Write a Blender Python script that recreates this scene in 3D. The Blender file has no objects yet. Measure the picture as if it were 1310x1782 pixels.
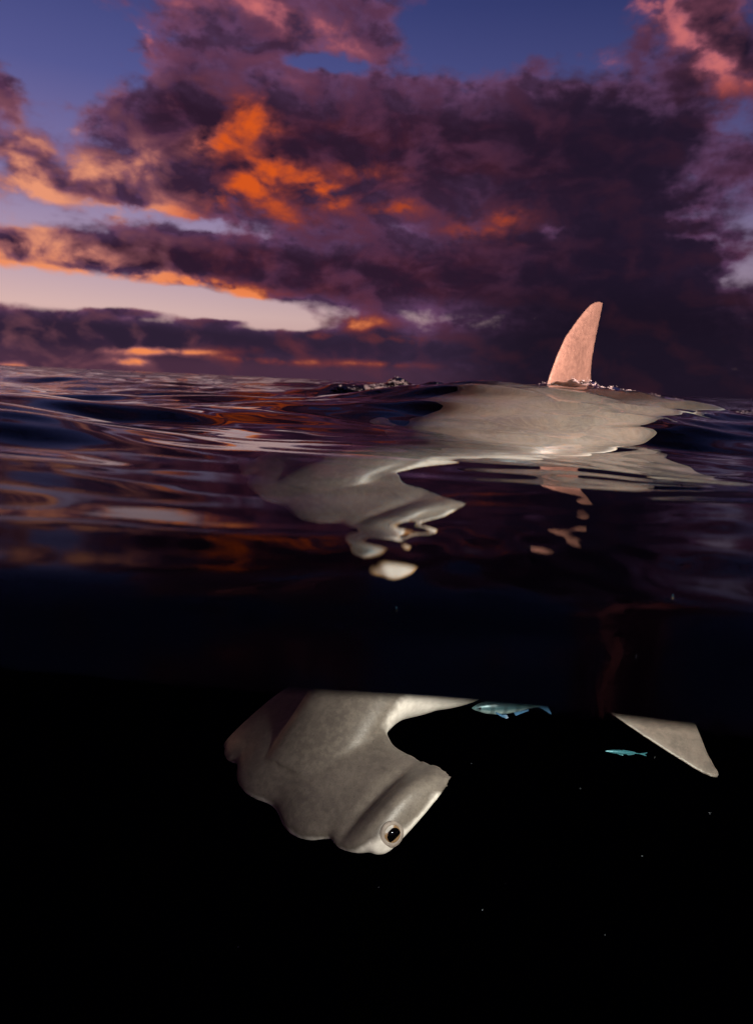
import bpy, bmesh, math, random
import numpy as np
from mathutils import Matrix, Vector, kdtree

R = math.radians
scene = bpy.context.scene
COL = scene.collection

# ------------------------------------------------------------------ camera
PITCH, ROLL = R(10.07), R(2.6)
CAM_Z = 0.108
cd = bpy.data.cameras.new('camera')
cam = bpy.data.objects.new('camera', cd); COL.objects.link(cam)
c_, s_ = math.cos(ROLL), math.sin(ROLL)
sp, cp = math.sin(PITCH), math.cos(PITCH)
right = Vector((c_, s_*sp, s_*cp)); up = Vector((-s_, c_*sp, c_*cp)); fwd = Vector((0, cp, -sp))
cam.matrix_world = Matrix(((right.x, up.x, -fwd.x, 0), (right.y, up.y, -fwd.y, 0),
                           (right.z, up.z, -fwd.z, CAM_Z), (0, 0, 0, 1)))
cd.sensor_fit = 'VERTICAL'; cd.sensor_height = 36.0
cd.lens = 18.0*1272/891
cd.clip_start = 0.01; cd.clip_end = 20000
cd.dof.use_dof = True; cd.dof.focus_distance = 1.8; cd.dof.aperture_fstop = 5.2
scene.camera = cam

# ------------------------------------------------------------------ render settings
scene.render.engine = 'CYCLES'
cy = scene.cycles
cy.use_denoising = True
cy.use_adaptive_sampling = True; cy.adaptive_threshold = 0.03; cy.adaptive_min_samples = 12
cy.max_bounces = 8; cy.transmission_bounces = 6; cy.glossy_bounces = 4; cy.diffuse_bounces = 2
cy.caustics_reflective = False; cy.caustics_refractive = True
cy.sample_clamp_indirect = 4.0; cy.blur_glossy = 0.3
vs = scene.view_settings
vs.view_transform = 'Standard'; vs.look = 'None'; vs.gamma = 1.0; vs.exposure = 0.0; vs.use_curve_mapping = False

# ------------------------------------------------------------------ world: dusk sky with clouds
SUN_AZ, SUN_EL = -38.0, 1.5      # degrees, azimuth from +Y towards +X
world = bpy.data.worlds.new('World'); scene.world = world; world.use_nodes = True
world.cycles.sampling_method = 'MANUAL'; world.cycles.sample_map_resolution = 512
NT = world.node_tree; NT.nodes.clear()

class G:
    """small helper for math on node sockets"""
    def __init__(s, nt): s.nt = nt
    def n(s, t, **k):
        x = s.nt.nodes.new(t)
        for a, b in k.items(): setattr(x, a, b)
        return x
    def put(s, sock, v):
        if hasattr(v, 'is_linked') or isinstance(v, bpy.types.NodeSocket): s.nt.links.new(v, sock)
        else: sock.default_value = v
    def m(s, op, a, b=None, c=None, clamp=False):
        x = s.n('ShaderNodeMath', operation=op, use_clamp=clamp)
        s.put(x.inputs[0], a)
        if b is not None: s.put(x.inputs[1], b)
        if c is not None: s.put(x.inputs[2], c)
        return x.outputs[0]
    def v(s, op, a, b=None, scale=None, out=0):
        x = s.n('ShaderNodeVectorMath', operation=op)
        s.put(x.inputs[0], a)
        if b is not None: s.put(x.inputs[1], b)
        if scale is not None: s.put(x.inputs['Scale'], scale)
        return x.outputs['Value'] if out == 'val' else x.outputs[0]
    def xyz(s, x, y, z):
        c = s.n('ShaderNodeCombineXYZ')
        for i, q in enumerate((x, y, z)): s.put(c.inputs[i], q)
        return c.outputs[0]
    def ramp(s, f, lo, hi, a=0.0, b=1.0, smooth=True):
        x = s.n('ShaderNodeMapRange', interpolation_type='SMOOTHSTEP' if smooth else 'LINEAR', clamp=True)
        s.put(x.inputs[0], f)
        for i, q in enumerate((lo, hi, a, b)): s.put(x.inputs[i+1], q)
        return x.outputs[0]
    def mix(s, f, a, b):
        x = s.n('ShaderNodeMix', data_type='RGBA', clamp_factor=True)
        s.put(x.inputs[0], f); s.put(x.inputs[6], a); s.put(x.inputs[7], b)
        return x.outputs[2]
    def noise(s, vec, scale, detail=5, rough=0.55, dist=0.0, dim='3D', color=False):
        x = s.n('ShaderNodeTexNoise', noise_dimensions=dim)
        s.put(x.inputs['Vector'], vec); x.inputs['Scale'].default_value = scale
        x.inputs['Detail'].default_value = detail; x.inputs['Roughness'].default_value = rough
        x.inputs['Distortion'].default_value = dist
        return x.outputs['Color'] if color else x.outputs['Fac']

def lin(r, g, b):
    f = lambda c: (c/255/12.92) if c/255 <= 0.04045 else ((c/255+0.055)/1.055)**2.4
    return (f(r), f(g), f(b), 1.0)

w = G(NT)
tc = w.n('ShaderNodeTexCoord')
dirv = w.v('NORMALIZE', tc.outputs['Generated'])
sx = w.n('ShaderNodeSeparateXYZ'); NT.links.new(dirv, sx.inputs[0])
DX, DY, DZ = sx.outputs
az = w.m('MULTIPLY', w.m('ARCTAN2', DX, DY), 180/math.pi)
el = w.m('MULTIPLY', w.m('ARCSINE', DZ), 180/math.pi)
chartv = w.xyz(az, el, 0.0)
flat = w.xyz(az, w.m('MULTIPLY', el, 1.7), 0.0)              # sky chart in degrees, clouds wider than tall
warpA = w.v('SUBTRACT', w.noise(flat, 0.20, 2, 0.5, dim='2D', color=True), (0.5, 0.5, 0.5))
warpB = w.v('SUBTRACT', w.noise(flat, 0.75, 3, 0.55, dim='2D', color=True), (0.5, 0.5, 0.5))
wsum = w.v('ADD', w.v('MULTIPLY', warpA, (3.2, 1.5, 0)), w.v('MULTIPLY', warpB, (1.5, 1.0, 0)))
P = w.v('ADD', chartv, w.v('MULTIPLY', wsum, w.xyz(1.0, w.ramp(el, 2, 14, .22, 1.0), 0.0)))   # flatter towards the horizon

def blobs(lst, src):
    """sum of elliptical lumps: (azimuth, elevation, half width, half height, weight[, tilt])"""
    tot = 0.0
    for b in lst:
        a0, e0, ra, re, wt = b[:5]
        if len(b) > 5:
            q = w.v('SUBTRACT', src, (a0, e0, 0))
            mp = w.n('ShaderNodeVectorRotate', rotation_type='Z_AXIS'); NT.links.new(q, mp.inputs['Vector'])
            mp.inputs['Angle'].default_value = R(-b[5])
            q = w.v('MULTIPLY', mp.outputs[0], (1/ra, 1/re, 0))
        else:
            x = w.n('ShaderNodeVectorMath', operation='MULTIPLY_ADD'); NT.links.new(src, x.inputs[0])
            x.inputs[1].default_value = (1/ra, 1/re, 0); x.inputs[2].default_value = (-a0/ra, -e0/re, 0); q = x.outputs[0]
        d = w.v('DOT_PRODUCT', q, q, out='val')
        tot = w.m('MULTIPLY_ADD', w.m('POWER', 0.3679, d), wt, tot)
    return tot

CLOUDS = [
    (3.1, 17.5, 15.95, 3.79, 1.05), (16.4, 14.2, 10.22, 5.9, 1.1), (-15.3, 17.6, 6.53, 3.26, 1.1), (-1.8, 14.8, 13.48, 4.49, 0.9),
    (-10.9, 14.2, 8.06, 4.43, 0.6), (-4.9, 8, 17.92, 2.35, 1.15), (13.8, 8.2, 15.77, 3.32, 1), (21.4, 3.6, 10.59, 3.67, 1),
    (-18.5, 8.2, 8.1, 1.3, 0.85), (-24.8, 8.1, 4.65, 1.08, 0.55), (-15.8, 12.4, 4.8, 1.6, 0.5), (-22.6, 11.7, 4.24, 1.35, 0.5),
    (-24.7, 12.9, 2.63, 1.31, 0.45), (-9.9, 23.5, 8.12, 2.03, 1.05), (-2.2, 24.3, 3.72, 2.23, 0.75), (21.3, 22.6, 4.57, 2.11, 1.3, -32),
    (-26.4, 16.9, 1.25, 1.96, 1), (-26, 14.1, 2.57, 1.1, 0.5), (-0.5, 0.1, 39.9, 1.24, 1.1), (-18, 20.8, 0.92, 0.51, 0.5),
    (-22.7, 19.2, 4.33, 3.07, -0.9), (6.8, 23.4, 7.46, 1.72, -1.15), (-5.4, 21.2, 4.22, 0.58, -0.75), (-19.4, 21.2, 2.17, 2.17, -0.3),
    (25.4, 9.2, 1.72, 2.3, -0.8), (12.5, 11.1, 1.31, 0.53, -0.75), (21.1, 12.1, 1.75, 0.47, -0.55), (22.4, 10.4, 1.75, 0.35, -0.55, -20),
    (-14.6, 10.7, 7.74, 0.57, -0.55, -3), (-10, 9.9, 4.58, 0.42, -0.5, -8), (-25.2, 9.2, 3.07, 0.96, -0.35), (-20, 10.9, 1.97, 0.47, -0.4),
    (0.5, 11.3, 2.52, 0.38, -0.35), (22.3, 14.7, 2.26, 1.51, -0.35), (23.6, 17.9, 1.45, 1.09, -0.5),
]

LOW_CLOUDS = [
    (-24.3, 2.5, 9.61, 1.36, 1.25), (-14.6, 2.5, 11.06, 1.11, 1.15), (1.4, 2.5, 14.51, 1.49, 1.1), (-1.3, 4, 3.93, 0.96, 0.8),
    (-17.8, 0.9, 12.63, 0.76, 0.6), (-18.6, 4.2, 2.89, 0.37, 1.1, 4), (-12.1, 3.9, 2.56, 0.26, 0.9, 3), (-21.6, 5.2, 10.09, 0.77, -1.6, -1),
    (-13.3, 5, 5.08, 0.8, -1.5, -5), (-7.4, 4.1, 2.6, 0.65, -1.2, -6), (-15.8, 7.9, 13.6, 0.91, 0.5), (-2.3, 6.9, 8.61, 1.29, 0.6),
]

PL = w.v('ADD', chartv, w.v('MULTIPLY', wsum, (.55, .20, 0)))                # the layers near the horizon lie flat
cover = w.m('ADD', blobs(CLOUDS, P), blobs(LOW_CLOUDS, PL))
# away from the charted part of the sky the cover follows the noise alone
gen = w.noise(flat, 0.06, 3, 0.55, dim='2D')
front = w.ramp(w.m('ABSOLUTE', az), 32, 55, 1.0, 0.0)
low = w.ramp(el, 25, 38, 1.0, 0.0)
chart = w.m('MULTIPLY', front, low)
cover = w.m('ADD', w.m('MULTIPLY', cover, chart),
            w.m('MULTIPLY', w.m('SUBTRACT', 1.0, chart), w.ramp(gen, .36, .60, 0.2, 1.1)))

fine = w.noise(flat, 0.27, 5, 0.48, 0.3, dim='2D')
fine_s = w.noise(w.v('ADD', flat, (-0.9, -1.3, 0)), 0.27, 4, 0.47, 0.3, dim='2D')     # same field, a step towards the sun
puff = w.noise(flat, 1.0, 4, 0.55, dim='2D')
dens0 = w.m('ADD', cover, w.m('ADD', w.m('MULTIPLY', w.m('SUBTRACT', fine, .5), 1.35),
                              w.m('MULTIPLY', w.m('SUBTRACT', puff, .5), .36)))
dens = w.ramp(dens0, 0.04, 0.74)
thick = w.ramp(dens0, 0.35, 1.75)
relief = w.m('SUBTRACT', fine, fine_s)                                      # >0 on the sun's side

GLOW = [
    (-10.4, 17.8, 1.17, 1.49, 1.2, 70), (-11.6, 16.5, 2.37, 0.79, 0.9, 10), (-12.4, 15.4, 2.06, 0.79, 0.85), (-13.8, 15.2, 0.79, 0.55, 0.5),
    (-9.9, 13.7, 1.06, 1.7, 1.25, -60), (-11.9, 12.6, 0.49, 1.06, 1.1, -70), (-6.6, 14.1, 2.53, 0.82, 1.15, -14), (-4.7, 13.3, 2.06, 0.66, 0.8, -8),
    (-8.8, 12.5, 2.47, 1.03, 0.5), (-1.8, 14.8, 2.04, 0.53, 0.7), (0.5, 12.6, 1.75, 0.5, 0.85), (8.5, 12.1, 1.32, 0.37, 0.75, 8),
    (6.1, 11.1, 1.5, 0.42, 0.65, 4), (7.7, 11.7, 3.32, 1.04, 0.3), (-14.6, 12.2, 2.42, 0.89, 0.45), (-7.6, 11.4, 2.49, 0.58, 0.5),
    (-15.4, 11.2, 2.02, 0.4, 0.7), (-21.1, 13.1, 3.08, 0.85, 0.95), (-24.7, 11.6, 2.27, 0.83, 1.1), (-22.5, 15.8, 0.97, 0.34, 0.8),
    (-25.9, 12.8, 1.86, 0.82, 0.85), (-25.3, 14.2, 1.85, 0.44, 0.7), (-17.7, 14, 2.74, 0.78, 0.6), (-24.8, 9, 4.24, 1.16, 0.75, -8),
    (-23.8, 7.7, 4.31, 0.7, 0.8), (-18.9, 10.8, 3.18, 0.64, 0.5), (-9.1, 23.6, 4.07, 0.74, 0.9, -12), (-5.4, 23.1, 2.63, 0.83, 0.7, -20),
    (-14.6, 23.5, 2.9, 0.72, 0.6), (19.2, 22.6, 3.92, 0.78, 1.15, -38), (22.2, 20.5, 2.14, 0.64, 1, -35), (17.9, 24.1, 2.12, 0.71, 0.8),
    (22.9, 23.1, 1.72, 1.38, 0.5), (4.1, 21.9, 1.9, 0.34, 0.5), (14.8, 21.4, 1.11, 0.52, 0.9), (-17.6, 21.2, 0.37, 0.66, 0.9, 40),
    (-18.2, 21.7, 0.43, 0.36, 0.5), (-7, 20.1, 1.16, 0.31, 0.3),
]

LOW_GLOW = [
    (-23.8, 6.4, 7.89, 0.39, 2.3, -1), (-15.8, 6.7, 5.39, 0.41, 2, -4), (-10.8, 6, 1.91, 0.38, 1.3, -16), (-11.7, 5.6, 2.12, 0.68, 0.6),
    (-2, 4.4, 1.96, 0.52, 1.3), (0.9, 3.3, 2.19, 0.35, 0.7), (-16.6, 1.5, 3.38, 0.25, 1.4, 2), (-19, 0.7, 1.05, 0.25, 1.1),
    (-26.4, -0.1, 1.39, 0.28, 1.4), (-8.2, 1.2, 3.93, 0.22, 0.8), (-0.7, 1.4, 3.09, 0.22, 0.6), (-4.8, 3.2, 0.66, 0.26, 0.6),
]

# the low sun gets under the cloud here
glow = w.m('MULTIPLY', w.m('ADD', blobs(GLOW, P), blobs(LOW_GLOW, PL)), chart)
side = w.ramp(az, -40, 14, 1.0, 0.0)                                        # sunset side
tex = w.m('ADD', w.m('MULTIPLY_ADD', w.m('SUBTRACT', fine, .5), 1.6, .72), w.m('MULTIPLY', relief, 1.6))
tex = w.m('ADD', tex, w.m('MULTIPLY', w.m('SUBTRACT', puff, .5), .9))
lit = w.m('MULTIPLY', w.m('MULTIPLY', glow, w.ramp(az, -19, -13, 1.0, .92)), tex)
lit = w.m('ADD', lit, w.m('MULTIPLY', relief, w.m('MULTIPLY_ADD', side, 1.1, .12)))
rim = w.m('MULTIPLY', w.ramp(dens0, .95, .35), w.m('MULTIPLY_ADD', side, .28, .02))
lit = w.m('ADD', lit, rim)

# clear sky: physical sky for the hue, fading from pale peach at the horizon to dusk blue
sky = w.n('ShaderNodeTexSky', sky_type='NISHITA', sun_disc=False)
sky.sun_elevation = R(SUN_EL); sky.sun_rotation = R(SUN_AZ); sky.dust_density = 2.0
cr = w.n('ShaderNodeValToRGB'); NT.links.new(w.ramp(el, 0, 40, 0, 1, False), cr.inputs[0])
e = cr.color_ramp.elements
e[0].position = 0.0; e[0].color = lin(200, 150, 142)
e[1].position = 1.0; e[1].color = lin(26, 30, 70)
for p_, c in ((.11, lin(216, 182, 180)), (.20, lin(176, 154, 180)), (.33, lin(128, 116, 166)), (.48, lin(84, 88, 148)), (.62, lin(58, 66, 124))):
    x = e.new(p_); x.color = c
clear = w.mix(0.93, w.v('SCALE', sky.outputs[0], scale=0.05), cr.outputs[0])
clear = w.v('SCALE', clear, scale=w.ramp(az, -25, 45, 1.0, 0.62))

shade = w.mix(thick, lin(102, 68, 104), lin(52, 27, 46))
shade = w.mix(w.ramp(w.m('MULTIPLY_ADD', puff, .35, fine), .56, .92, 0, .75), shade, lin(84, 48, 74))
shade = w.mix(w.ramp(w.m('MULTIPLY_ADD', relief, -1.0, w.m('MULTIPLY', puff, .3)), .10, .32, 0, .5), shade, lin(34, 24, 42))
shade = w.mix(w.m('MULTIPLY', w.ramp(az, 0, 17, 0, 1), w.ramp(thick, .1, .6, .3, .85)), shade, lin(27, 20, 38))
shade = w.mix(w.m('MULTIPLY', w.ramp(el, 5, 3), w.ramp(thick, 0, .5, .35, .7)), shade, lin(44, 34, 54))
shade = w.mix(w.m('MULTIPLY', w.ramp(el, 2.0, .6, 0, .7), w.ramp(az, 12, -4, .1, 1)), shade, lin(78, 48, 66))
shade = w.mix(w.m('MULTIPLY', w.ramp(el, 9, 5), w.ramp(az, 2, 12, 0, .85)), shade, lin(24, 17, 31))
orange = w.mix(w.ramp(az, -19, -12), lin(232, 150, 116), lin(212, 86, 32))
orange = w.mix(w.ramp(el, 9, 5), orange, lin(240, 138, 84))
orange = w.mix(w.ramp(az, -4, 3, 0, .8), orange, lin(150, 56, 34))
rosy = w.mix(w.ramp(el, 18.5, 21), orange, lin(200, 108, 110))
mid = w.mix(w.ramp(lit, 0.0, .75, smooth=False), shade, w.mix(w.ramp(el, 18, 21), w.mix(w.ramp(az, -17, -11), lin(152, 92, 98), lin(134, 58, 52)), lin(140, 78, 98)))
cloudc = w.mix(w.ramp(lit, .28, 1.5), mid, rosy)
col = w.mix(dens, clear, cloudc)
# below the horizon nothing of the sky shows
col = w.mix(w.ramp(el, -3, -0.5), (0.004, 0.004, 0.007, 1), col)
bg = w.n('ShaderNodeBackground'); NT.links.new(col, bg.inputs[0]); bg.inputs[1].default_value = 1.0
wo = w.n('ShaderNodeOutputWorld'); NT.links.new(bg.outputs[0], wo.inputs[0])

# ------------------------------------------------------------------ lights: set sun, the photographer's strobes and an added spot on the hump
def light(name, kind, loc, target, energy, color, **k):
    d = bpy.data.lights.new(name, kind); d.energy = energy; d.color = color
    for a, b in k.items(): setattr(d, a, b)
    o = bpy.data.objects.new(name, d); COL.objects.link(o); o.location = loc
    o.rotation_euler = (Vector(target)-Vector(loc)).to_track_quat('-Z', 'Y').to_euler()
    return o
sd = Vector((math.sin(R(SUN_AZ))*math.cos(R(SUN_EL)), math.cos(R(SUN_AZ))*math.cos(R(SUN_EL)), math.sin(R(SUN_EL))))
light('sun', 'SUN', sd*50, (0, 0, 0), 0.25, (1.0, .55, .35), angle=R(6))
light('strobe_under_water', 'SPOT', (0.74, 0.16, -0.10), (0.62, 2.10, -0.46), 270, (1.0, .955, .83),
      spot_size=R(80), spot_blend=1.0, shadow_soft_size=0.05)
light('added_hump_spot', 'SPOT', (0.58, 0.20, -0.08), (0.62, 2.45, -0.10), 240, (1.0, .82, .74),
      spot_size=R(38), spot_blend=0.9, shadow_soft_size=0.05)  # added to brighten the back under the hump, where the upper strobe is blocked
light('strobe_above_water', 'SPOT', (0.45, -0.25, 0.55), (0.68, 2.6, 0.25), 2700, (1.0, .49, .39),
      spot_size=R(40), spot_blend=0.9, shadow_soft_size=0.05)

# ------------------------------------------------------------------ helpers
def new_mat(name):
    m = bpy.data.materials.new(name); m.use_nodes = True; m.node_tree.nodes.clear()
    g = G(m.node_tree); out = g.n('ShaderNodeOutputMaterial')
    return m, g, out
def mesh_obj(name, verts, faces, mat, parent=None, smooth=True, loc=None):
    me = bpy.data.meshes.new(name)
    me.from_pydata([tuple(map(float, v)) for v in verts], [], faces); me.update()
    if smooth: me.polygons.foreach_set('use_smooth', [True]*len(me.polygons))
    if mat: me.materials.append(mat)
    o = bpy.data.objects.new(name, me); COL.objects.link(o)
    if parent: o.parent = parent
    return o
def tag(o, label=None, cat=None, group=None, kind=None):
    for k, v in (('label', label), ('category', cat), ('group', group), ('kind', kind)):
        if v: o[k] = v
    return o
def unit(v): v = np.asarray(v, float); return v/np.linalg.norm(v)

# ------------------------------------------------------------------ water surface
EDGE = 0.243                        # the water is cut open here, as by a flat port in front of the lens
rng = np.random.default_rng(11)
WAVES = []
for lam, n, st in ((7.0, 3, .030), (3.2, 5, .027), (1.5, 6, .033), (.75, 8, .044), (.38, 10, .050), (.2, 10, .044), (.11, 8, .027)):
    for i in range(n):
        L = lam*rng.uniform(.72, 1.35)
        th = R(84) + rng.normal(0, .55)
        k = 2*math.pi/L
        WAVES.append((k*math.cos(th), k*math.sin(th), st*rng.uniform(.6, 1.3)/k/math.sqrt(n)*1.5, rng.uniform(0, 6.28), L))
FINX, FINY = 0.655, 2.60
def bump(x, y, cx, cy_, ang, la, lb):
    ca, sa = math.cos(ang), math.sin(ang)
    u = (x-cx)*ca + (y-cy_)*sa; v = -(x-cx)*sa + (y-cy_)*ca
    return np.exp(-(u/la)**2-(v/lb)**2)
def water_z(x, y, res=0.01):
    z = np.zeros_like(x)
    for kx, ky, a, ph, L in WAVES:
        arg = kx*x+ky*y+ph
        fade = np.exp(-(2.2*res/L)**2)
        z += a*fade*(np.sin(arg) + .18*np.cos(2*arg))
    calm = (1-0.92*bump(x, y, -.05, .80, 0, .40, .72))*(1-.6*np.exp(-((y-EDGE)/.10)**2))
    z = z*calm*(1+.30/(1+np.exp((x/np.maximum(y, .3)+.22)*14))*np.clip((9-y)/6, 0, 1))     # livelier to the left
    z -= .006*np.exp(-((y-EDGE)/.16)**2)                                   # the near side of a low swell
    z += .140*bump(x, y, FINX+.04, FINY+.02, R(30), .95, .58)           # water shouldered up by the shark's back
    fx, fy = x-FINX, y-FINY
    hz_ = bump(x, y, FINX+.02, FINY-.14, R(30), .75, .45)
    z += hz_*(.0062*np.sin(7*x+27*y+1.6*np.sin(5*x+2*y))+.0058*np.sin(-13*x+41*y+1.8*np.sin(7*x-4*y))+.0026*np.sin(18*x+66*y+2.+np.sin(9*x))+.0013*np.sin(35*x+97*y+1.5*np.sin(13*x)))
    col_ = bump(x, y, FINX, FINY, R(45), .17, .05)
    rp = bump(x, y, .075, .47, R(20), .09, .07)
    z += rp*(.0006*np.sin(125*x+45*y)+.0003*np.sin(-60*x+110*y+1.))           # short ripples over the eye
    z += .030*col_*(1+.25*np.sin(60*fx+40*fy)*np.sin(47*fy-31*fx))        # thin collar climbing the fin
    rough = bump(x, y, FINX+.25, FINY+.12, R(35), .45, .10)
    z += .006*rough*(np.sin(55*x+23*y)*np.sin(61*y-37*x)+np.sin(31*x-70*y+1.))
    z += .018*bump(x, y, .16, 2.42, R(10), .50, .42)
    z += .165*bump(x, y, .32, 6.0, R(3), .95, .35)*(1+.16*np.sin(9*x+2*np.sin(4*x))+.08*np.sin(23*x+5*y))                         # dark wave behind
    r2 = bump(x, y, .25, 5.75, R(3), .6, .12)
    z += .012*r2*(np.sin(33*x+9*y)*np.sin(29*y-17*x)+np.sin(21*x+40*y))
    return z
NX, NY = 820, 760
ys = EDGE*np.exp(np.linspace(0, math.log(4000/EDGE), NY))
tx = np.sinh(np.linspace(-1, 1, NX)*1.6)/math.sinh(1.6)*1.5
YY, TT = np.meshgrid(ys, tx, indexing='ij')
XX = (YY+1.6)*TT
XC = np.clip(XX, -.4, .20)
YY = YY+(.004-.04*XC-.72*np.maximum(XC, 0)**2)*np.exp(-(YY-EDGE)/.3)      # the cut is not quite straight
res = np.maximum(YY*math.log(4000/EDGE)/NY, (YY+1.6)*.0024)
ZZ = water_z(XX, YY, res)
V = np.stack([XX, YY, ZZ], -1).reshape(-1, 3).astype(np.float32)
idx = np.arange(NX*NY).reshape(NY, NX)
F = np.stack([idx[:-1, :-1], idx[:-1, 1:], idx[1:, 1:], idx[1:, :-1]], -1).reshape(-1, 4)
me = bpy.data.meshes.new('water')
me.vertices.add(len(V)); me.vertices.foreach_set('co', V.ravel())
me.loops.add(F.size); me.loops.foreach_set('vertex_index', F.ravel().astype(np.int32))
me.polygons.add(len(F)); me.polygons.foreach_set('loop_start', np.arange(0, F.size, 4, dtype=np.int32))
me.polygons.foreach_set('loop_total', np.full(len(F), 4, np.int32))
me.update(calc_edges=True)
me.polygons.foreach_set('use_smooth', np.ones(len(F), bool))
m_water, g, out = new_mat('sea_water')
geo = g.n('ShaderNodeNewGeometry')
dist = g.v('LENGTH', geo.outputs['Position'], out='val')
bn = g.noise(g.v('MULTIPLY', geo.outputs['Position'], (1, 1.6, 1)), 1.1, 6, .55)
bp = g.n('ShaderNodeBump'); bp.inputs['Distance'].default_value = 0.10
g.put(bp.inputs['Height'], bn); g.put(bp.inputs['Strength'], g.ramp(dist, 3, 14, 0.0, .8))
fres = g.n('ShaderNodeFresnel'); fres.inputs['IOR'].default_value = 1.333
g.nt.links.new(bp.outputs[0], fres.inputs['Normal'])
gl = g.n('ShaderNodeBsdfGlossy'); gl.inputs['Roughness'].default_value = 0.02; gl.inputs['Color'].default_value = (.95, .95, .97, 1)
g.nt.links.new(bp.outputs[0], gl.inputs['Normal'])
acc = None
for colr, ior in (((.80, .50, .25, 1), 1.3322), ((.20, .50, .75, 1), 1.3350)):      # dispersion
    rf = g.n('ShaderNodeBsdfRefraction'); rf.inputs['Color'].default_value = colr
    rf.inputs['Roughness'].default_value = 0; rf.inputs['IOR'].default_value = ior
    g.nt.links.new(bp.outputs[0], rf.inputs['Normal'])
    if acc is None: acc = rf.outputs[0]
    else:
        a = g.n('ShaderNodeAddShader'); g.nt.links.new(acc, a.inputs[0]); g.nt.links.new(rf.outputs[0], a.inputs[1]); acc = a.outputs[0]
mx = g.n('ShaderNodeMixShader'); g.put(mx.inputs[0], g.m('MULTIPLY', fres.outputs[0], g.ramp(fres.outputs[0], .045, .60, 0.0, 1.0, False)))   # glare cut as by a polarising filter
g.nt.links.new(acc, mx.inputs[1]); g.nt.links.new(gl.outputs[0], mx.inputs[2])
g.nt.links.new(mx.outputs[0], out.inputs[0])
me.materials.append(m_water)
water = bpy.data.objects.new('water', me); COL.objects.link(water); tag(water, kind='structure')

m_bed, g, out = new_mat('unlit_depth_black')
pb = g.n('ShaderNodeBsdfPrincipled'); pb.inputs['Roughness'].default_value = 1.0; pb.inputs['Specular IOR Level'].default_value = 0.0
g.put(pb.inputs['Base Color'], g.mix(g.noise(g.n('ShaderNodeTexCoord').outputs['Object'], .1), (.001, .002, .003, 1), (.002, .003, .005, 1)))  # near-black colour stands in for the unlit depths
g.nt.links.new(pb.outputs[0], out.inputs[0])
bed = mesh_obj('dark_seabed_sheet', [(-6000, -3000, -60), (6000, -3000, -60), (6000, 6000, -62), (-6000, 6000, -62)], [(0, 1, 2, 3)], m_bed, smooth=False)  # unseen sheet, added to keep the water below dark
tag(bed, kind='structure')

# ------------------------------------------------------------------ hammerhead shark
HC = np.array([-.122, 1.657, -.830])
HF = unit([-.6667, -.5618, -.4898]); HL = np.array([.6758, -.7328, -.0793]); HL = unit(HL-HF*HL.dot(HF)); HU = np.cross(HF, HL)
HSC = .82
def head_pt(l, f_, u): return HC + HSC*(HL*(l if l > 0 else 1.19*l) + HF*f_ + HU*u)

def loft(rings, closed_ends=True):
    """rings: list of (n,3) arrays -> verts, faces"""
    n = len(rings[0]); verts = np.concatenate(rings); faces = []
    for i in range(len(rings)-1):
        for j in range(n):
            a = i*n+j; b = i*n+(j+1) % n
            faces.append((a, b, b+n, a+n))
    if closed_ends:
        faces.append(tuple(range(n-1, -1, -1))); k = (len(rings)-1)*n; faces.append(tuple(range(k, k+n)))
    return verts, faces
PARTS = []                                   # (verts, faces, countershade value per vertex)

# hammer: a wing swept across the head, blunt lobes at its ends
HS = .385
def gs(x, c, s): return math.exp(-((x-c)/s)**2)
def hammer_section(uu, n=44):
    au = abs(uu)
    lead = .185-(.098 if uu > 0 else .075)*uu*uu - .022*gs(uu, 0, .16) - .023*gs(au, .58, .09) - .010*gs(au, .90, .035) + .008*gs(au, .30, .16)
    trail = -.160-(.055*min(1, max(0, uu-.05)/.28) if uu > 0 else .05*min(1, au/.6))+.040*(1-au**1.5) - .30*math.exp(-((uu+.06)/(.24 if uu > -.06 else .42))**2) 
    th = .031+.038*math.exp(-(uu/.55)**2) + (.027*gs(uu, .93, .11) - .011*gs(uu, .70, .045) if uu > 0 else -.006*au)
    zc = (.045 if uu > 0 else -.11)*uu*uu
    capk = 1.0
    c0 = .78 if uu > 0 else .90
    if au > c0: capk = max(0.0, 1-((au-c0)/(1-c0))**2.2)**.5
    if uu > 0: zc -= (1-capk)*th*.85
    hf = (lead-trail)/2*(.78+.22*capk); hr = (lead-trail)/2*((.97+.03*capk) if uu > 0 else (.8+.2*capk)); mid = (lead+trail)/2
    th = max(th*capk, .002)
    ring = []; sh = []
    for j in range(n):
        ph = 2*math.pi*j/n
        cx, sxx = math.cos(ph), math.sin(ph)
        k = math.copysign(abs(cx)**.85, cx)
        t_ = math.copysign(abs(sxx)**.9, sxx)*(1.0 if cx > 0 else (1-(.35+.5*min(1, max(0, uu-.45)/.3))*abs(cx)**1.6))
        if sxx < 0: t_ *= .75 if uu < .6 else .75+.25*min(1, (uu-.6)/.3)
        ring.append(head_pt(HS*uu, mid+(hf if k > 0 else hr)*k, zc+th*t_)); sh.append(max(sxx, .35) if (uu > .7 and cx < -.55) else sxx-.10-(.8*min(1, max(0, uu-.84)/.14)**1.2 if sxx > -.2 else 0))
    return np.array(ring), sh
us = list(np.linspace(-.78, .78, 111)); 
caps = [.78+.22*math.sin(a) for a in np.linspace(0.08, math.pi/2-.02, 24)]
us = [-q for q in caps[::-1]]+us+caps
rings, sh = [], []
for q in us:
    r_, s2 = hammer_section(q); rings.append(r_); sh += s2
v_, f_ = loft(rings); PARTS.append((v_, f_, np.array(sh)))

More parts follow.
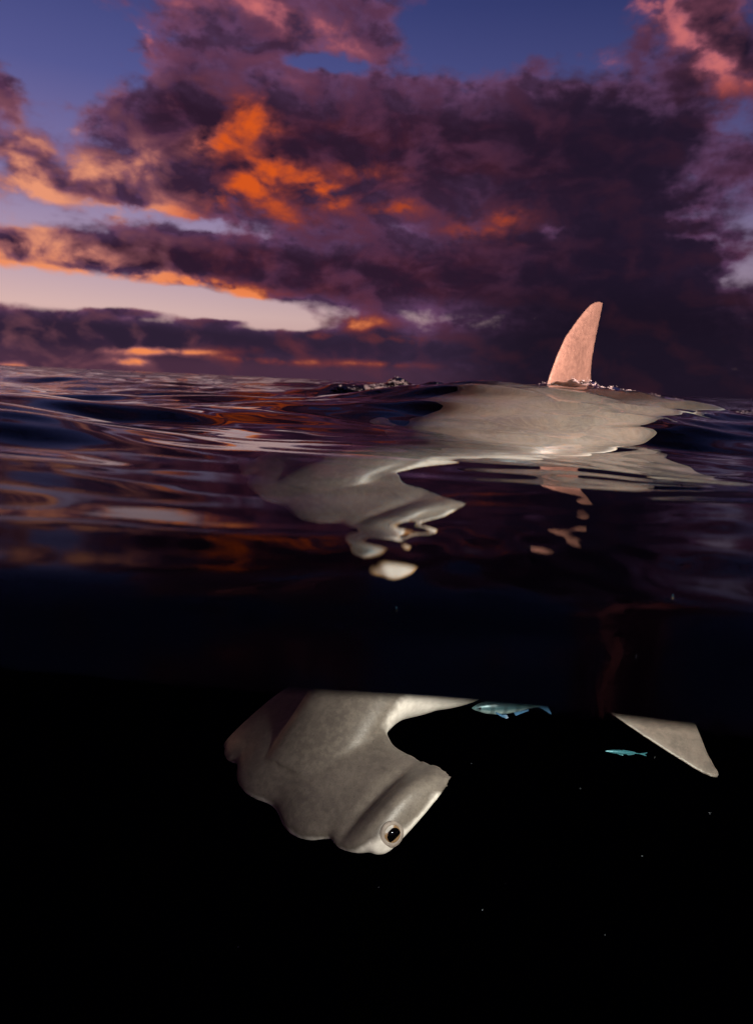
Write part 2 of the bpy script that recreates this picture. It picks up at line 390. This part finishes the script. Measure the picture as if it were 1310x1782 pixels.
# body
SP = np.array([[-.16, 1.63, -.85], [-.015, 1.80, -.70], [.12, 1.93, -.672], [.275, 2.04, -.625], [.42, 2.21, -.40], [.66, 2.58, -.125], [.95, 2.86, -.14],
               [1.4, 3.2, -.24], [1.85, 3.5, -.30], [2.15, 3.75, -.34]])
RW = np.array([.12, .125, .14, .175, .275, .305, .25, .15, .065, .03])
RH = np.array([.05, .09, .12, .15, .185, .205, .185, .125, .065, .035])
def catmull(P_, n):
    P_ = np.asarray(P_, float)
    if P_.ndim == 1: P_ = P_[:, None]
    m = len(P_); o = []
    for t in np.linspace(0, m-1-1e-9, n):
        i = int(t); f = t-i
        p0, p1, p2, p3 = P_[max(i-1, 0)], P_[i], P_[min(i+1, m-1)], P_[min(i+2, m-1)]
        o.append(.5*((2*p1)+(-p0+p2)*f+(2*p0-5*p1+4*p2-p3)*f*f+(-p0+3*p1-3*p2+p3)*f**3))
    return np.array(o)
NB = 150
BC = catmull(SP, NB); BW = catmull(RW, NB)[:, 0]; BH = catmull(RH, NB)[:, 0]
BT = np.gradient(BC, axis=0); BT /= np.linalg.norm(BT, axis=1)[:, None]
BUv = []
for i in range(NB):
    t = min(1, i/(NB*.35)); u0 = HU*(1-t)+np.array([-.05, 0, 1.])*t
    u0 = u0-BT[i]*u0.dot(BT[i]); BUv.append(unit(u0))
BUv = np.array(BUv); BL = np.cross(BUv, -BT)      # the shark's left
SLEN = np.concatenate([[0], np.cumsum(np.linalg.norm(np.diff(BC, axis=0), axis=1))])
def body_frame(s):
    i = int(np.clip(np.searchsorted(SLEN, s), 0, NB-1)); return BC[i], -BT[i], BL[i], BUv[i], BW[i], BH[i]
rings, sh = [], []
for i in range(NB):
    ring = []
    for j in range(48):
        ph = 2*math.pi*j/48
        a, b = math.cos(ph), math.sin(ph)
        a = math.copysign(abs(a)**.92, a)*(1 if a > 0 else 1+.75*math.exp(-((i/NB-.32)/.16)**2))     # broad far shoulder
        ring.append(BC[i]+BL[i]*BW[i]*a+BUv[i]*BH[i]*b); sh.append(b-.38*min(1, max(0, i/NB-.03)/.12)*min(1, max(0, .45-i/NB)/.12)+(.25 if i/NB > .45 else 0))
    rings.append(np.array(ring))
v_, f_ = loft(rings); PARTS.append((v_, f_, np.array(sh)))

def fin(root, span, back, nrm, plan, thick, shade_top, shade_bot, n=40, curve=0.0):
    """plan(v) -> (leading, trailing) offsets along 'back'; span and nrm are vectors"""
    rings, sh = [], []
    for v in np.linspace(0, 1, n):
        le, tr, sp_ = plan(v)
        th = thick*(1-.62*v)
        if v > .97: th *= .8
        ring = []
        for j in range(28):
            ph = 2*math.pi*j/28
            c, s = math.cos(ph), math.sin(ph)
            x = (le+tr)/2-(tr-le)/2*c
            prof = (.62+.38*c)*s if c > -.5 else (.62-.19+.0*c)*s
            ring.append(root+span*(sp_)+back*x+nrm*(th*prof+curve*v*v)); sh.append(shade_top if s >= 0 else shade_bot)
        rings.append(np.array(ring))
    v_, f_ = loft(rings); PARTS.append((v_, f_, np.array(sh)))

def sickle(h, root_c, sweep, tip_c, conv=.5):
    def plan(v):
        le = sweep*(conv*v*v*v + (1-conv)*v)
        tr0 = root_c*(1-v)**1.35+(sweep+tip_c)*v - .10*root_c*math.sin(math.pi*v)
        tr = max(tr0, le+.012)
        if v > .9:                                    # round the tip
            k = math.sqrt(max(0, 1-((v-.9)/.1)**2)); m = (le*.35+tr*.65); le = m+(le-m)*max(k, .12); tr = m+(tr-m)*max(k, .12)
        return le, tr, h*v
    return plan

def fin3(A, B, T, bulge, hollow, thick, st, sb, n=44, tipc=.03):
    '''A, B root leading and trailing points, T tip; leading edge bulges forward, trailing edge is hollow'''
    A, B, T = (np.asarray(q, float) for q in (A, B, T)); ch = unit(B-A); nr = unit(np.cross(B-A, T-A)); nr = nr if nr[2] > 0 else -nr
    T2 = T+ch*tipc*.0; rings, sh = [], []
    for v in np.linspace(0, 1, n):
        le = A+(T-A)*v - ch*bulge*math.sin(math.pi*v**.8)
        te = B+(T+unit(B-T)*tipc-B)*v - ch*hollow*math.sin(math.pi*v)
        if v > .88:
            k = max(.12, math.sqrt(max(0, 1-((v-.88)/.12)**2))); m = (le+te)/2; le = m+(le-m)*k; te = m+(te-m)*k
        th = thick*(1-.55*v); ring = []
        for j in range(28):
            ph = 2*math.pi*j/28; c, s = math.cos(ph), math.sin(ph)
            x = .5-.5*c; prof = (.64+.36*c)*s if c > -.4 else .5*s
            ring.append(le+(te-le)*x+nr*th*prof); sh.append(st if s >= 0 else sb)
        rings.append(np.array(ring))
    v_, f_ = loft(rings); PARTS.append((v_, f_, np.array(sh)))
# first dorsal fin, standing out of the water
dspan = unit(np.array([0.0, 0.0, 1.0])); dback = unit(np.array([.707, .707, 0.0])); dn = np.cross(dspan, dback)
DH = np.array([-.20, -.10, -.03, 0, .066, .133, .20, .235, .255, .265, .270])
DLE = np.array([-.09, -.035, -.010, 0, .034, .078, .152, .196, .228, .254, .284])
DTE = np.array([.32, .295, .280, .276, .272, .283, .298, .305, .309, .311, .308])
def dplan(v):
    q = -.20+.47*(1-(1-v)**1.6)
    return np.interp(q, DH, DLE), np.interp(q, DH, DTE), q
fin(np.array([.558, 2.50, .157]), dspan, dback, dn, dplan, .021, 1, 1, n=70)
# left pectoral, towards the camera
c, fw, lf, uq, bw, bh = body_frame(.62); pb_ = -fw
fin3((.42, 1.97, -.560), (.80, 2.22, -.515), (.886, 1.65, -.834), .050, -.022, .020, .9, .55, tipc=.085)
# right pectoral on the far side
pspan2 = -lf*.60+uq*.08; L2 = np.linalg.norm(pspan2); pn2 = unit(np.cross(pspan2, pb_)); pn2 *= np.sign(pn2[2]+1e-9)
fin(c-lf*bw*.35-uq*bh*.4-pb_*.12, pspan2/L2, pb_, pn2, sickle(L2, .62, .26, .08, .3), .022, .9, -.2)
# second dorsal, pelvic, tail
c, fw, lf, uq, bw, bh = body_frame(2.25)
fin(c+uq*bh*.5, uq, -fw, lf, sickle(.12, .16, .1, .03, .4), .012, 1, 1)
c, fw, lf, uq, bw, bh = body_frame(1.85)
for sgn in (1, -1):
    fin(c+lf*sgn*bw*.4-uq*bh*.5, unit(lf*sgn-uq*.6), -fw, uq, sickle(.15, .14, .06, .03, .3), .012, .5, -.6)
c, fw, lf, uq, bw, bh = body_frame(SLEN[-1]-.12)
fin(c, unit(uq-fw*.9), -fw, lf, sickle(.55, .16, .10, .04, .2), .016, 1, 1)
fin(c, unit(-uq-fw*.5), -fw, lf, sickle(.2, .12, .05, .03, .2), .014, .3, .3)

av = []; af = []; ash = []; o_ = 0
for v_, f_, s2 in PARTS:
    av.append(v_); af += [tuple(i+o_ for i in q) for q in f_]; ash.append(s2); o_ += len(v_)
av = np.concatenate(av); ash = np.concatenate(ash)
tmp = mesh_obj('shark_parts', av, af, None)
bm = bmesh.new(); bm.from_mesh(tmp.data); bmesh.ops.recalc_face_normals(bm, faces=bm.faces); bm.to_mesh(tmp.data); bm.free()
md = tmp.modifiers.new('r', 'REMESH'); md.mode = 'VOXEL'; md.voxel_size = 0.0042; md.use_smooth_shade = True
ms = tmp.modifiers.new('s', 'SMOOTH'); ms.factor = .5; ms.iterations = 15
dg = bpy.context.evaluated_depsgraph_get()
sm = bpy.data.meshes.new_from_object(tmp.evaluated_get(dg)); sm.name = 'body'
bpy.data.objects.remove(tmp)
kd = kdtree.KDTree(len(av))
for i, p in enumerate(av): kd.insert(p, i)
kd.balance()
vals = np.zeros(len(sm.vertices), np.float32)
for i, vt in enumerate(sm.vertices):
    hits = kd.find_n(vt.co, 4); wsum = 0; a = 0
    for co, k, d in hits:
        q = 1/(d+.003); a += ash[k]*q; wsum += q
    vals[i] = a/wsum
ed = np.zeros(len(sm.edges)*2, np.int32); sm.edges.foreach_get('vertices', ed); ed = ed.reshape(-1, 2)
deg = np.bincount(ed.ravel(), minlength=len(vals)).astype(np.float32)
for _ in range(28):
    acc_ = np.bincount(ed[:, 0], vals[ed[:, 1]], len(vals))+np.bincount(ed[:, 1], vals[ed[:, 0]], len(vals))
    vals = (.4*vals+.6*acc_/np.maximum(deg, 1)).astype(np.float32)
at = sm.attributes.new('countershade', 'FLOAT', 'POINT'); at.data.foreach_set('value', vals)
sm.polygons.foreach_set('use_smooth', np.ones(len(sm.polygons), bool))
print('shark faces', len(sm.polygons))

m_skin, g, out = new_mat('shark_skin')
ob = g.n('ShaderNodeTexCoord').outputs['Object']
atn = g.n('ShaderNodeAttribute', attribute_name='countershade')
n1 = g.noise(ob, 7, 5, .6); n2 = g.noise(ob, 60, 4, .6); n3 = g.noise(ob, 330, 3, .65); n4 = g.noise(g.v('MULTIPLY', ob, (1, 1, 3)), 26, 6, .7)
back = g.mix(g.ramp(n1, .3, .7), (.105, .090, .078, 1), (.165, .142, .120, 1))
back = g.mix(g.ramp(n2, .38, .68, 0, .55), back, (.20, .175, .145, 1))
back = g.mix(g.ramp(n3, .45, .72, 0, .40), back, (.055, .047, .04, 1))
back = g.mix(g.ramp(n4, .50, .70, 0, .42), back, (.075, .066, .058, 1))
back = g.mix(g.ramp(n4, .30, .22, 0, .5), back, (.24, .21, .18, 1))
belly = g.mix(g.ramp(n2, .3, .7), (.74, .70, .64, 1), (.60, .56, .51, 1))
cs = g.m('ADD', atn.outputs['Fac'], g.m('MULTIPLY', g.m('SUBTRACT', n1, .5), .35))
cs = g.m('ADD', cs, g.m('MULTIPLY', g.m('SUBTRACT', n2, .5), .2))
vo = g.n('ShaderNodeTexVoronoi'); g.put(vo.inputs['Vector'], ob); vo.inputs['Scale'].default_value = 75
back = g.mix(g.ramp(vo.outputs['Distance'], .16, .05, 0, .55), back, (.05, .043, .038, 1))          # pores and specks
scr = g.noise(g.v('MULTIPLY', ob, (9, 2, 9)), 7, 3, .5, 1.2)
back = g.mix(g.m('MULTIPLY', g.ramp(g.m('ABSOLUTE', g.m('SUBTRACT', scr, .5)), .012, .002), g.ramp(n1, .55, .68, 0, .4)), back, (.30, .27, .24, 1))   # old scratches
colr = g.mix(g.ramp(cs, -.22, .12), belly, back)
pr = g.n('ShaderNodeBsdfPrincipled'); g.put(pr.inputs['Base Color'], colr)
pr.inputs['Roughness'].default_value = .40; pr.inputs['Specular IOR Level'].default_value = .45
bp = g.n('ShaderNodeBump'); bp.inputs['Strength'].default_value = .22; bp.inputs['Distance'].default_value = .004
g.put(bp.inputs['Height'], g.m('ADD', n2, g.m('MULTIPLY', n3, .4))); g.nt.links.new(bp.outputs[0], pr.inputs['Normal'])
g.nt.links.new(pr.outputs[0], out.inputs[0])
sm.materials.append(m_skin)
shark = bpy.data.objects.new('hammerhead_shark', None); COL.objects.link(shark)
shark.location = HC; shark.empty_display_size = .1
tag(shark, 'grey brown hammerhead shark gliding nose down with its dorsal fin above the water', 'shark')
bpy.context.view_layer.update()
INV = shark.matrix_world.inverted()
def adopt(o, parent):
    o.parent = parent; o.matrix_parent_inverse = parent.matrix_world.inverted()
sb = bpy.data.objects.new('body', sm); COL.objects.link(sb); adopt(sb, shark)

# eye at the end of the near lobe
def plain(name, c, rough=.4, spec=.5, coat=0):
    m, g, out = new_mat(name); p = g.n('ShaderNodeBsdfPrincipled')
    tcx = g.n('ShaderNodeTexCoord').outputs['Object']
    p_c = g.mix(g.ramp(g.noise(tcx, 90, 4), .3, .7), tuple(q*.8 for q in c[:3])+(1,), tuple(min(1, q*1.15) for q in c[:3])+(1,))
    g.put(p.inputs['Base Color'], p_c); p.inputs['Roughness'].default_value = rough
    p.inputs['Specular IOR Level'].default_value = spec; p.inputs['Coat Weight'].default_value = coat
    g.nt.links.new(p.outputs[0], out.inputs[0]); return m
m_eye = plain('eye_white', (.60, .58, .54), .25, .5)
m_iris = plain('eye_iris', (.30, .19, .10), .25)
m_pupil = plain('eye_pupil', (.001, .001, .0012), .05, .3)
m_lid = plain('eye_lid', (.27, .23, .20), .5, .3)
def dome(center, axis, up_, rad, flat, ang, name, mat, parent, nr=12, ns=32, lift=0):
    axis = unit(axis); a = unit(np.cross(up_, axis)); b = np.cross(axis, a)
    vs_ = [center+axis*(rad*flat+lift)]; fs = []
    for i in range(1, nr+1):
        th = ang*i/nr
        for j in range(ns):
            ph = 2*math.pi*j/ns
            vs_.append(center+axis*(rad*flat*math.cos(th)+lift)+(a*math.cos(ph)+b*math.sin(ph))*rad*math.sin(th))
    for j in range(ns): fs.append((0, 1+j, 1+(j+1) % ns))
    for i in range(nr-1):
        for j in range(ns):
            p, q = 1+i*ns+j, 1+i*ns+(j+1) % ns; fs.append((p, p+ns, q+ns, q))
    o = mesh_obj(name, vs_, fs, mat); adopt(o, parent); return o
from mathutils.bvhtree import BVHTree
EA = unit(HL*.85+HU*.62+HF*.10)
bvh = BVHTree.FromPolygons([v.co for v in sm.vertices], [tuple(p.vertices) for p in sm.polygons])
e0 = head_pt(HS*.925, .018, .024)
hit, nrm_, _, _ = bvh.ray_cast(Vector(e0+EA*.4), Vector(-EA))
print('eye', hit, nrm_)
EA = unit(np.array(nrm_)*.8+EA*.2); EC = np.array(hit)-EA*.0105
eye = dome(EC, EA, HU, .0222, .85, 1.6, 'eye', m_eye, shark)
bpy.context.view_layer.update()
ir = dome(EC, unit(EA+HU*.22), HU, .0225, .86, .95, 'iris', m_iris, eye)
pu = dome(EC, unit(EA-HU*.12), HU, .0229, .87, .76, 'pupil', m_pupil, eye)
# lid ring
vs_, fs = [], []
a = unit(np.cross(HU, EA)); b = np.cross(EA, a)
for i in range(40):
    ph = 2*math.pi*i/40; d = a*math.cos(ph)+b*math.sin(ph)
    for j in range(10):
        q = 2*math.pi*j/10
        vs_.append(EC+EA*.0085+d*(.0222+.0042*math.cos(q)*(1 if math.cos(q) < 0 else 1.6))+EA*(.0028*math.sin(q)-.002*max(0, math.cos(q))))
for i in range(40):
    for j in range(10):
        p0, p1 = i*10+j, i*10+(j+1) % 10; q0, q1 = ((i+1) % 40)*10+j, ((i+1) % 40)*10+(j+1) % 10
        fs.append((p0, q0, q1, p1))
adopt(mesh_obj('eyelid', vs_, fs, m_lid), eye)

# ------------------------------------------------------------------ small fish keeping company
def fish_mat(name, backc, sidec, bellyc, bars):
    m, g, out = new_mat(name)
    tcx = g.n('ShaderNodeTexCoord').outputs['Object']; sep = g.n('ShaderNodeSeparateXYZ'); g.nt.links.new(tcx, sep.inputs[0])
    hz = g.m('ADD', sep.outputs[2], g.m('MULTIPLY', g.m('SUBTRACT', g.noise(tcx, 60, 3), .5), .006))
    cc = g.mix(g.ramp(hz, -.012, .004), bellyc, sidec); cc = g.mix(g.ramp(hz, .004, .016), cc, backc)
    if bars:
        st = g.m('SINE', g.m('MULTIPLY', sep.outputs[0], 165)); cc = g.mix(g.ramp(st, .2, .9, 0, .55), cc, (.01, .025, .03, 1))
    sc = g.n('ShaderNodeTexVoronoi'); g.put(sc.inputs['Vector'], tcx); sc.inputs['Scale'].default_value = 330
    cc = g.mix(g.ramp(sc.outputs['Distance'], .2, .7, 0, .35), cc, (.02, .05, .06, 1))
    p = g.n('ShaderNodeBsdfPrincipled'); g.put(p.inputs['Base Color'], cc); p.inputs['Roughness'].default_value = .32; p.inputs['Metallic'].default_value = .35
    g.nt.links.new(p.outputs[0], out.inputs[0]); return m
m_pilot = fish_mat('pilot_fish_skin', (.015, .04, .05, 1), (.05, .12, .14, 1), (.34, .46, .46, 1), True)
m_slim = fish_mat('slim_fish_skin', (.015, .06, .08, 1), (.025, .13, .16, 1), (.07, .20, .22, 1), False)
m_finb = plain('fish_fin', (.03, .09, .17), .4, .4)
m_fish_eye = plain('fish_eye', (.01, .01, .012), .1, .6)
def make_fish(name, L, D, Wd, skin, finm, loc, rz, ry, label, deep_tail=1.0):
    """nose towards -x; L length, D depth, Wd width"""
    root = bpy.data.objects.new(name, None); COL.objects.link(root); root.empty_display_size = .03
    prof = [(0, .02), (.03, .22), (.09, .48), (.2, .82), (.34, 1.0), (.5, .97), (.66, .74), (.8, .42), (.9, .20), (.96, .14), (1.0, .16)]
    rings = []
    for t in np.linspace(0, 1, 40):
        k = np.interp(t, [a for a, _ in prof], [b for _, b in prof])
        rings.append(np.array([(L*.84*t-L*.5, Wd/2*k*math.cos(a)*(1-.5*max(0, t-.7)/.3), D/2*k*math.sin(a)*(1+.06*math.sin(a))+.03*D*math.sin(3*t)) for a in np.linspace(0, 2*math.pi, 25)[:-1]]))
    v_, f_ = loft(rings); b = mesh_obj('body', v_, f_, skin, root)
    def sheet(nm, pts, th):
        n = len(pts); vs2 = [(x, -th/2+y, z) for x, y, z in pts]+[(x, th/2+y, z) for x, y, z in pts]
        fs2 = [tuple(range(n-1, -1, -1)), tuple(range(n, 2*n))]+[(i, (i+1) % n, (i+1) % n+n, i+n) for i in range(n)]
        return mesh_obj(nm, vs2, fs2, finm, root, smooth=False)
    e = L*.33; q = D*deep_tail
    sheet('tail_fin', [(e-.01*L, 0, .06*D), (e+.06*L, 0, .26*q), (e+.17*L, 0, .62*q), (e+.14*L, 0, .30*q), (e+.10*L, 0, .02*q), (e+.135*L, 0, -.28*q), (e+.165*L, 0, -.60*q), (e+.06*L, 0, -.26*q), (e-.01*L, 0, -.06*D)], .0016)
    sheet('dorsal_fin', [(-.12*L, 0, .44*D), (-.08*L, 0, .66*D), (.02*L, 0, .60*D), (.2*L, 0, .36*D), (.22*L, 0, .22*D), (0, 0, .40*D)], .0014)
    sheet('anal_fin', [(.02*L, 0, -.40*D), (.05*L, 0, -.62*D), (.09*L, 0, -.52*D), (.2*L, 0, -.30*D), (.2*L, 0, -.2*D)], .0014)
    sheet('pectoral_fin', [(-.24*L, -Wd*.46, -.12*D), (-.13*L, -Wd*.66, -.36*D), (-.15*L, -Wd*.62, -.46*D), (-.23*L, -Wd*.46, -.24*D)], .0014)
    sheet('pelvic_fin', [(-.16*L, -Wd*.2, -.44*D), (-.09*L, -Wd*.3, -.68*D), (-.06*L, -Wd*.3, -.62*D), (-.08*L, -Wd*.2, -.44*D)], .0014)
    for sgn in (-1, 1):
        ec = np.array((-.415*L, sgn*Wd*.29, .06*D)); vv, ff = [], []
        rr = [np.array([(ec[0]+D*.075*math.sin(t)*math.cos(a), ec[1]+sgn*D*.05*math.cos(t), ec[2]+D*.075*math.sin(t)*math.sin(a)) for a in np.linspace(0, 2*math.pi, 13)[:-1]]) for t in (.1, .6, 1.1, 1.6)]
        vv, ff = loft(rr); mesh_obj('eye', vv, ff, m_fish_eye, root)
    root.location = loc; root.rotation_euler = (0, ry, rz)
    tag(root, label, 'fish', 'small fish swimming with the shark'); return root
make_fish('pilot_fish', .245, .044, .034, m_pilot, m_finb, (.405, 1.92, -.768), R(14), R(2), 'banded blue green pilot fish close under the pale belly of the shark')
make_fish('slim_fish', .105, .0095, .008, m_slim, m_slim, (.612, 1.60, -.724), R(6), R(5), 'thin bright turquoise fish in dark water beside the pectoral fin', .8)

# ------------------------------------------------------------------ broken water: foam beads on the crests
rf = random.Random(5)
ico = bmesh.new(); bmesh.ops.create_icosphere(ico, subdivisions=1, radius=1.0)
iv = np.array([v.co[:] for v in ico.verts]); iff = [tuple(v.index for v in f.verts) for f in ico.faces]; ico.free()
m_foam, g, out = new_mat('foam')
p = g.n('ShaderNodeBsdfPrincipled'); p.inputs['Base Color'].default_value = (.75, .76, .78, 1); p.inputs['Roughness'].default_value = .25
p.inputs['Transmission Weight'].default_value = .6; p.inputs['IOR'].default_value = 1.33
g.put(p.inputs['Base Color'], g.mix(g.noise(g.n('ShaderNodeTexCoord').outputs['Object'], 40), (.34, .42, .46, 1), (.60, .72, .78, 1)))
g.nt.links.new(p.outputs[0], out.inputs[0])
fv, ff = [], []
def bead(x, y, dz, r):
    z = float(water_z(np.array([x]), np.array([y]), .02)[0]); o = len(fv)
    sxyz = np.array([r*rf.uniform(.7, 1.6), r*rf.uniform(.7, 1.3), r*rf.uniform(.5, 1.1)])
    for q in iv*sxyz*np.array([1+rf.uniform(-.2, .2), 1, 1]): fv.append((x+q[0], y+q[1], z+dz+q[2]))
    ff.extend([tuple(i+o for i in t) for t in iff])
for k in range(150):                                  # clumps along the wave behind
    cx_, cy2 = .20+rf.gauss(0, .22), 5.76+rf.gauss(0, .07); sz = math.exp(rf.gauss(-.2, .5))
    for i in range(rf.randint(2, 14)): bead(cx_+rf.gauss(0, .022)*sz, cy2+rf.gauss(0, .014), abs(rf.gauss(0, .006)), .0022*sz*math.exp(rf.gauss(0, .6)))
for k in range(300):                                  # trailing edge of the hump behind the fin
    t = rf.random()**1.3; cx_, cy2 = FINX+.03+t*.66+rf.gauss(0, .02), FINY+.01+t*.26+rf.gauss(0, .045)
    for i in range(rf.randint(1, 8)): bead(cx_+rf.gauss(0, .012), cy2+rf.gauss(0, .008), abs(rf.gauss(0, .002)), .0009*math.exp(rf.gauss(0, .65)))
for k in range(260):                                   # wet collar round the fin base
    t = rf.random(); bead(FINX-.12+t*.24+rf.gauss(0, .012), FINY-.12+t*.24+rf.gauss(0, .012)-.02, abs(rf.gauss(0, .005)), .0007*math.exp(rf.gauss(0, .5)))
for k in range(6):
    cx_, cy2 = 2.35+rf.gauss(0, .06), 4.7+rf.gauss(0, .04)
    for i in range(8): bead(cx_+rf.gauss(0, .03), cy2, abs(rf.gauss(0, .01)), .003*math.exp(rf.gauss(0, .5)))
foam = mesh_obj('foam', fv, ff, m_foam); tag(foam, kind='stuff')

# ------------------------------------------------------------------ specks drifting in the water
fv, ff = [], []
for k in range(46):
    y = rf.uniform(.7, 2.4); x = rf.uniform(-.55, .6)*y; zz_ = rf.uniform(-1.1, -.46)*y+.1
    rr_ = .00045*math.exp(rf.gauss(0, .45)); o = len(fv)
    for q in iv*np.array([rr_*rf.uniform(.7, 1.6), rr_, rr_*rf.uniform(.6, 1.2)]): fv.append((x+q[0], y+q[1], zz_+q[2]))
    ff.extend([tuple(i+o for i in t) for t in iff])
specks = mesh_obj('plankton', fv, ff, m_foam); tag(specks, kind='stuff')
